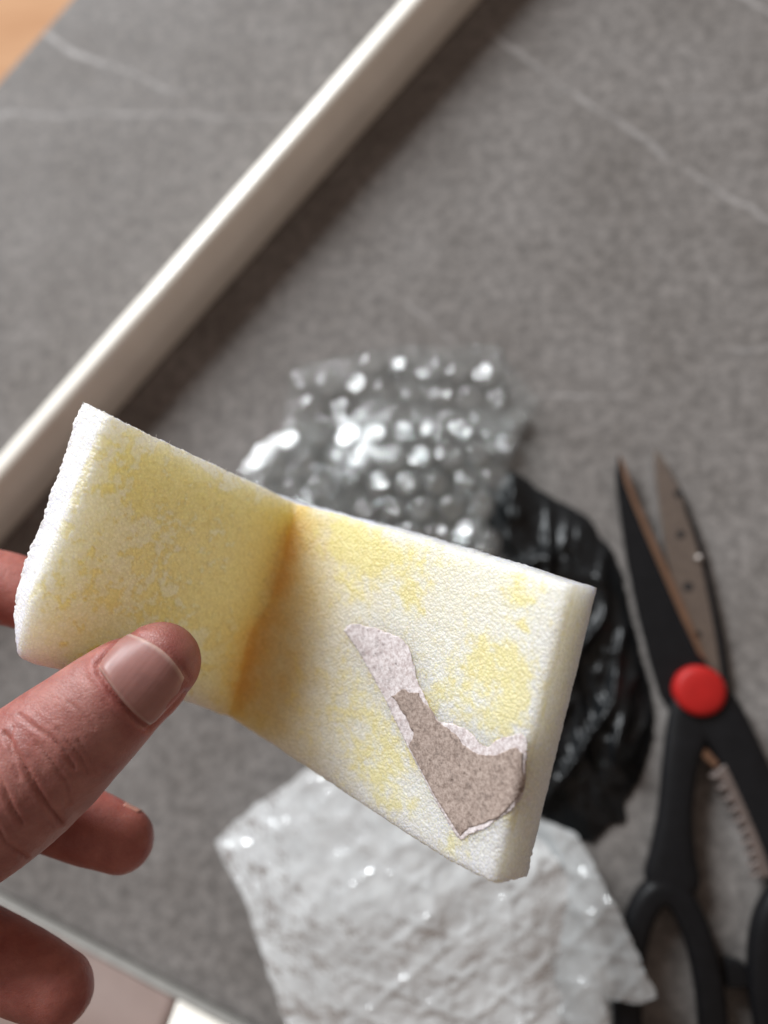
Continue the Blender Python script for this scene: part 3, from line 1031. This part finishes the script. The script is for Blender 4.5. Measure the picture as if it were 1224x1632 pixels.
def bubbles(parent, poly, zfun, pitch, ang, meshes, mat, margin=0.45, jit=0.0):
    a = math.radians(ang)
    cx = sum(p[0] for p in poly) / len(poly); cy = sum(p[1] for p in poly) / len(poly)
    k = 0
    for i in range(-14, 15):
        for j in range(-14, 15):
            gx = (i + 0.5 * (j % 2)) * pitch; gy = j * pitch * 0.866
            x = cx + gx * math.cos(a) - gy * math.sin(a); y = cy + gx * math.sin(a) + gy * math.cos(a)
            x += random.uniform(-jit, jit); y += random.uniform(-jit, jit)
            if jit and random.random() < 0.22: continue
            if not all(inside(x + dx * pitch * margin, y + dy * pitch * margin, poly) for dx, dy in ((1, 0), (-1, 0), (0, 1), (0, -1))):
                continue
            p = T(x, y, zfun(x, y))
            px_, py_ = T(x + 8, y, zfun(x + 8, y)), T(x, y + 8, zfun(x, y + 8))
            n = (px_ - p).cross(py_ - p).normalized()
            if n.z < 0: n = -n
            me = meshes[k % len(meshes)]
            o = bpy.data.objects.new("bubble", me)
            C.objects.link(o)
            if not me.materials: me.materials.append(mat)
            q = n.to_track_quat('Z', 'Y').to_matrix().to_4x4() @ Matrix.Rotation(random.uniform(0, 6.28), 4, 'Z')
            o.parent = parent
            o.matrix_parent_inverse = Matrix.Translation(-parent.location)
            sc_ = random.uniform(0.85, 1.06)
            if random.random() < 0.04: continue
            tl = Matrix.Rotation(random.gauss(0, 0.02 if jit else 0.16), 4, 'X') @ Matrix.Rotation(random.gauss(0, 0.02 if jit else 0.16), 4, 'Y')
            sq = Matrix.Diagonal((sc_ * random.uniform(.86, 1.1), sc_ * random.uniform(.86, 1.1), sc_ * random.uniform(.45, 1.05), 1))
            o.matrix_basis = Matrix.Translation(p + n * 0.00015) @ tl @ q @ sq
            k += 1

DOMES = [dome("bubble", 0.0047, 0.0034, s) for s in range(5)]
# clear piece: a flap lying back on the table and a thicker folded part in front of it
wrap1 = empty("bubble_wrap", T(620, 760, 0))
tag(wrap1, "clear crumpled piece of bubble wrap lying behind the foam strip", "bubble wrap")
FLAP = [(470, 585), (640, 552), (790, 550), (815, 590), (862, 640), (815, 692), (640, 700), (450, 700), (456, 640)]
def z_flap(x, y):
    return 0.0012 + 0.0045 * max(0, min(1, (y - 560) / 140)) + 0.0018 * (noise.fractal(Vector((x * .012, y * .012, 1.7)), 1, 2, 3) + 0.6)
FOLD = [(385, 745), (410, 712), (470, 672), (600, 655), (760, 652), (850, 655), (815, 720), (800, 770), (778, 830), (800, 880), (830, 920), (700, 930), (520, 880), (390, 800)]
def z_fold(x, y):
    t = max(0, min(1, (y - 655) / 90))
    return 0.0075 + 0.010 * math.sin(t * math.pi / 2) + 0.003 * noise.fractal(Vector((x * .010, y * .010, 4.2)), 1, 2, 3)
def z_under(x, y):
    return 0.0012 + 0.0012 * (1 + noise.noise(Vector((x * .02, y * .02, 8))))
sheet("film", rough_outline(FLAP, 10, 5, 3), 9, z_flap, M['clear_film'], wrap1)
sheet("film", rough_outline(FOLD, 10, 6, 5), 9, z_fold, M['clear_film'], wrap1)
sheet("film", rough_outline([(x, y + 6) for x, y in FOLD], 10, 6, 8), 9, z_under, M['clear_film'], wrap1)
bubbles(wrap1, FLAP, z_flap, 45, 6, DOMES, M['bubble'], 0.25)
bubbles(wrap1, FOLD, z_fold, 46, -3, DOMES, M['bubble'], 0.15)
bubbles(wrap1, FOLD, z_under, 46, 5, DOMES, M['bubble'], 0.25)

# milky piece in front, flat film side up with the bubble rims showing through
wrap2 = empty("bubble_wrap", T(640, 1480, 0))
tag(wrap2, "milky white folded piece of bubble wrap below the foam strip", "bubble wrap")
MILK = [(345, 1342), (372, 1308), (430, 1268), (490, 1225), (600, 1200), (760, 1280), (850, 1330), (890, 1370), (930, 1440), (985, 1560), (1004, 1632), (1010, 1760), (500, 1760), (456, 1632), (430, 1560), (395, 1450)]
UNDER = [(700, 1300), (860, 1305), (920, 1330), (950, 1385), (1000, 1480), (1046, 1590), (1020, 1602), (960, 1590), (1000, 1760), (520, 1760), (440, 1560), (372, 1330), (480, 1240)]
def ringfield(x, y, pitch, ang, r):
    a = math.radians(ang)
    X = x * math.cos(a) + y * math.sin(a); Y = -x * math.sin(a) + y * math.cos(a)
    best = 1e9
    j0 = round(Y / (pitch * .866))
    for j in (j0 - 1, j0, j0 + 1):
        off = 0.5 * (j % 2)
        i0 = round(X / pitch - off)
        for i in (i0 - 1, i0, i0 + 1):
            best = min(best, math.hypot(X - (i + off) * pitch, Y - j * pitch * .866))
    return math.exp(-((best - r) / 4.0) ** 2), best
def z_milk_base(x, y):
    return 0.010 + 0.006 * math.exp(-((x - 560) / 260) ** 2) + 0.0018 * noise.fractal(Vector((x * .006, y * .006, 2.2)), 1, 2, 3) - 0.006 * max(0, (x - 850) / 150)
def z_milk(x, y):
    rg, b_ = ringfield(x + 6 * noise.noise(Vector((x * .03, y * .03, 0))), y, 66, 22, 29)
    wr = abs(noise.noise(Vector((x * .020 + y * .012, y * .022, 5.5)))) 
    wr2 = abs(noise.noise(Vector((x * .045, y * .045 + x * .02, 1.5))))
    return max(0.003, z_milk_base(x, y) + (0.00022 + 0.0006 * max(0, min(1, (x + y - 1950) / 250))) * rg * (0.6 + 0.8 * noise.noise(Vector((x * .02, y * .02, 9)))) + 0.0006 * (0.4 - wr) + 0.0003 * (0.3 - wr2) + 0.0001 * noise.noise(Vector((x * .07, y * .07, 3.5))))
def z_milk2(x, y):
    wr = abs(noise.noise(Vector((x * .03 - y * .015, y * .012, 9.5))))
    return max(0.001, 0.0022 + 0.0105 * max(0, min(1, (x - 820) / 130)) + 0.0028 * (0.5 - wr) + 0.0008 * ringfield(x, y, 66, 12, 29)[0])
sheet("film", rough_outline(MILK, 9, 5, 13), 4.5, z_milk, M['milky_film'], wrap2)
sheet("film", rough_outline(UNDER, 9, 5, 17), 6, z_milk2, M['flap_film'], wrap2)
def z_between(x, y):
    return max(0.0045, z_milk_base(x, y) - 0.0055)

# ------------------------------------------------------------------ black plastic film
BLACK = [(782, 768), (815, 746), (850, 772), (905, 806), (945, 832), (972, 872), (992, 920), (1003, 975), (1022, 1040), (1036, 1100), (1042, 1150), (1036, 1200), (1018, 1250),
         (998, 1280), (996, 1308), (972, 1318), (945, 1342), (918, 1338), (900, 1322), (868, 1305), (840, 1290), (800, 1200), (790, 1000), (775, 860)]
def z_black(x, y):
    v = Vector((x * .010, y * .006, 0.3))
    wx = x + 18 * noise.noise(Vector((x * .012, y * .012, 2.0)))
    r1 = (1 - abs(noise.noise(Vector((wx * .016 + y * .006, y * .004 - wx * .003, 0.8))))) ** 5
    r2 = (1 - abs(noise.noise(Vector((wx * .034 - y * .010, y * .014, 3.3))))) ** 6
    r3 = (1 - abs(noise.noise(Vector((x * .07 + y * .02, y * .05, 6.1))))) ** 4
    edge = min(1, max(0, poly_edge(x, y) / 55))
    return 0.0006 + edge * (0.0022 + 0.0070 * r1 + 0.0034 * r2 + 0.0006 * r3)
def poly_edge(x, y):
    return min(float(seg_dist(np.array(x), np.array(y), BLACK[i], BLACK[(i + 1) % len(BLACK)])) for i in range(len(BLACK)))
o = sheet("black_bag", rough_outline(BLACK, 8, 6, 21), 5, lambda x, y: max(0.0005, z_black(x, y)), M['black_film'])
tag(o, "crumpled glossy black plastic bag between the bubble wrap and the scissors", "plastic bag")

# ------------------------------------------------------------------ scissors
sc_root = empty("scissors", T(1118, 1102, 0))
tag(sc_root, "open kitchen scissors with black handles and a round red pivot cap", "scissors")
def prism(name, pts, z0, z1, mat, bevel=0.0006, seg=3, parent=sc_root, taper=None):
    bm = bmesh.new()
    lo_ = [bm.verts.new(T(x, y, z1) - Vector((0, 0, z1 - z0))) for x, y in pts]
    hi_ = [bm.verts.new(T(x, y, z1)) for x, y in pts]
    bm.faces.new(lo_); bm.faces.new(hi_)
    n = len(pts)
    for i in range(n):
        bm.faces.new((lo_[i], lo_[(i + 1) % n], hi_[(i + 1) % n], hi_[i]))
    bmesh.ops.recalc_face_normals(bm, faces=bm.faces)
    me = bpy.data.meshes.new(name); bm.to_mesh(me); bm.free()
    o = link(name, me, mat, parent, smooth=False)
    if bevel:
        b_ = o.modifiers.new("bevel", 'BEVEL'); b_.width = bevel; b_.segments = seg; b_.limit_method = 'ANGLE'; b_.harden_normals = False
    return o
# blades
bl = prism("blade", [(986, 722), (996, 742), (1012, 790), (1032, 838), (1056, 892), (1082, 950), (1108, 1012), (1128, 1060), (1120, 1110), (1072, 1140), (1052, 1110), (1034, 1050), (1014, 970), (998, 890), (988, 820), (981, 760)],
      0.0034, 0.0050, M['black_plastic'], 0.0004)  # black stands for a dark reflection in the blade
bl["label"] = "blade coloured black for its dark reflection, with a bare ground edge"
o = prism("cutting_edge", [(986, 722), (996, 740), (1013, 790), (1034, 838), (1058, 892), (1084, 950), (1110, 1012), (1128, 1058), (1112, 1040), (1086, 985), (1060, 925), (1036, 870), (1012, 812), (996, 770)],
          0.0046, 0.0054, M['bevel_steel'], 0.0003)
bl2 = prism("blade", [(1042, 714), (1056, 728), (1078, 768), (1096, 812), (1112, 856), (1126, 906), (1138, 960), (1150, 1020), (1160, 1090), (1120, 1110), (1098, 1040), (1078, 960), (1062, 890), (1052, 820), (1044, 760)],
            0.0012, 0.0028, M['steel'], 0.0004)
bl2["label"] = "bare steel blade with a row of small holes"
prism("blade_spine", [(1082, 772), (1098, 812), (1115, 856), (1129, 906), (1141, 960), (1153, 1020), (1163, 1088), (1152, 1088), (1143, 1022), (1132, 962), (1121, 908), (1109, 860), (1094, 816)],
      0.0020, 0.0036, M['black_plastic'], 0.0003)
for hx, hy, hr in ((1080, 787, 6), (1085, 852, 7), (1097, 935, 8), (1112, 1012, 6)):
    prism("blade_hole_shade", [(hx + hr * math.cos(a * math.pi / 8), hy + hr * math.sin(a * math.pi / 8)) for a in range(16)], 0.0024, 0.00300, M['hole_shade_mat'], 0)  # dark discs on the blade stand for the shade inside the holes
# handles
def sweep(bm, pts, z, w, h, closed=False, n=8, seg=16):
    rows = cat([(x, y, ww, hh) for (x, y), ww, hh in zip(pts, w, h)], n) if not closed else None
    if closed:
        k = len(pts)
        ext = [(*pts[i % k], w[i % k], h[i % k]) for i in range(-1, k + 2)]
        rows = cat(ext, n)[n:n * (k + 1)]
    cs = [T(r[0], r[1], z) for r in rows]
    rings = []
    m_ = len(cs)
    for i in range(m_):
        if closed: t = (cs[(i + 1) % m_] - cs[i - 1])
        else: t = cs[min(i + 1, m_ - 1)] - cs[max(i - 1, 0)]
        t.normalize()
        s = Vector((-t.y, t.x, 0)).normalized()
        ring = []
        for q in range(seg):
            a = 2 * math.pi * q / seg
            c_, s_ = math.cos(a), math.sin(a)
            c_ = math.copysign(abs(c_) ** 0.7, c_); s_ = math.copysign(abs(s_) ** 0.7, s_)
            ring.append(bm.verts.new(cs[i] + s * rows[i][2] * c_ + Vector((0, 0, rows[i][3] * s_))))
        rings.append(ring)
    for i in range(m_ if closed else m_ - 1):
        a, b_ = rings[i], rings[(i + 1) % m_]
        for q in range(seg):
            bm.faces.new((a[q], a[(q + 1) % seg], b_[(q + 1) % seg], b_[q]))
    if not closed:
        bm.faces.new(rings[0][::-1]); bm.faces.new(rings[-1])
mm = 0.00096
def ellipse(cx, cy, rx, ry, rot, n=14):
    r = math.radians(rot)
    return [(cx + rx * math.cos(a) * math.cos(r) - ry * math.sin(a) * math.sin(r), cy + rx * math.cos(a) * math.sin(r) + ry * math.sin(a) * math.cos(r)) for a in (2 * math.pi * k / n for k in range(n))]
bm = bmesh.new()
sweep(bm, [(1118, 1085), (1100, 1150), (1084, 1215), (1076, 1290), (1072, 1350), (1070, 1400), (1068, 1420)], 0.0058,
      [7.6 * mm, 7.4 * mm, 5.9 * mm, 5.6 * mm, 7.0 * mm, 8.8 * mm, 6 * mm], [2.4 * mm, 3.0 * mm, 3.8 * mm, 4.2 * mm, 4.4 * mm, 4.4 * mm, 4 * mm])
sweep(bm, ellipse(1068, 1640, 68, 222, -3), 0.0060, [4.6 * mm] * 14, [4.6 * mm] * 14, closed=True)
hm = remesh(bm, 0.0006, 8)
link("handle", hm, M['black_plastic'], sc_root)
bm = bmesh.new()
sweep(bm, [(1105, 1080), (1140, 1135), (1172, 1190), (1205, 1260), (1236, 1335), (1262, 1400), (1270, 1430)], 0.0060,
      [7.5 * mm, 8.4 * mm, 7.6 * mm, 7.0 * mm, 6.6 * mm, 7.2 * mm, 6 * mm], [2.6 * mm, 3.2 * mm, 3.8 * mm, 4.2 * mm, 4.4 * mm, 4.4 * mm, 4 * mm])
sweep(bm, ellipse(1300, 1620, 76, 200, -12), 0.0060, [4.6 * mm] * 14, [4.6 * mm] * 14, closed=True)
hm = remesh(bm, 0.0006, 8)
link("handle", hm, M['black_plastic'], sc_root)
# nutcracker teeth inside the right handle
tp = []
for k in range(10):
    t = k / 9
    x, y = 1140 + 66 * t + 10 * math.sin(t * 3.1), 1232 + 160 * t
    tp += [(x - 4, y), (x - 15, y + 10)]
tp += [(1222, 1400), (1218, 1340), (1200, 1285), (1172, 1232), (1150, 1218)]
prism("gripping_teeth", [(x + 8, y - 2) for x, y in tp], 0.0040, 0.0088, M['tooth'], 0.0004)
prism("latch_tab", [(1156, 1528), (1186, 1536), (1195, 1548), (1198, 1576), (1158, 1578)], 0.0030, 0.0070, M['black_plastic'], 0.0010)
prism("handle_collar", [(1098, 1186), (1112, 1180), (1134, 1200), (1148, 1216), (1140, 1226), (1118, 1206)], 0.0040, 0.0072, M['bevel_steel'], 0.0005)
# red pivot cap
pc = T(1118, 1102, 0.0110)
bm = bmesh.new()
prof = [(0.0, 0.0112), (0.0030, 0.0112), (0.0060, 0.0110), (0.0072, 0.0106), (0.0078, 0.0099), (0.0079, 0.0075), (0.0079, 0.004)]
rings = []
for r_, z_ in prof[1:]:
    rings.append([bm.verts.new((pc.x + r_ * math.cos(a * math.pi / 24), pc.y + r_ * math.sin(a * math.pi / 24), z_)) for a in range(48)])
cv = bm.verts.new((pc.x, pc.y, prof[0][1]))
for k in range(48):
    bm.faces.new((cv, rings[0][k], rings[0][(k + 1) % 48]))
    for a, b_ in zip(rings[:-1], rings[1:]):
        bm.faces.new((a[k], b_[k], b_[(k + 1) % 48], a[(k + 1) % 48]))
me = bpy.data.meshes.new("pivot_cap"); bm.to_mesh(me); bm.free()
o = link("pivot_cap", me, M['red'], sc_root)
o["label"] = "round red plastic cap over the scissors pivot"

# a fleck of foam on the open blade
bm = bmesh.new()
bmesh.ops.create_icosphere(bm, subdivisions=3, radius=0.0009)
for v in bm.verts:
    v.co *= 1 + 0.5 * noise.fractal(v.co * 1200, 1, 2, 3)
    v.co = v.co + T(1114, 889, 0.0048)
me = bpy.data.meshes.new("foam_crumb"); bm.to_mesh(me); bm.free()
tag(link("foam_crumb", me, M['lint']), "tiny white crumb resting on the steel scissor blade", "crumb")
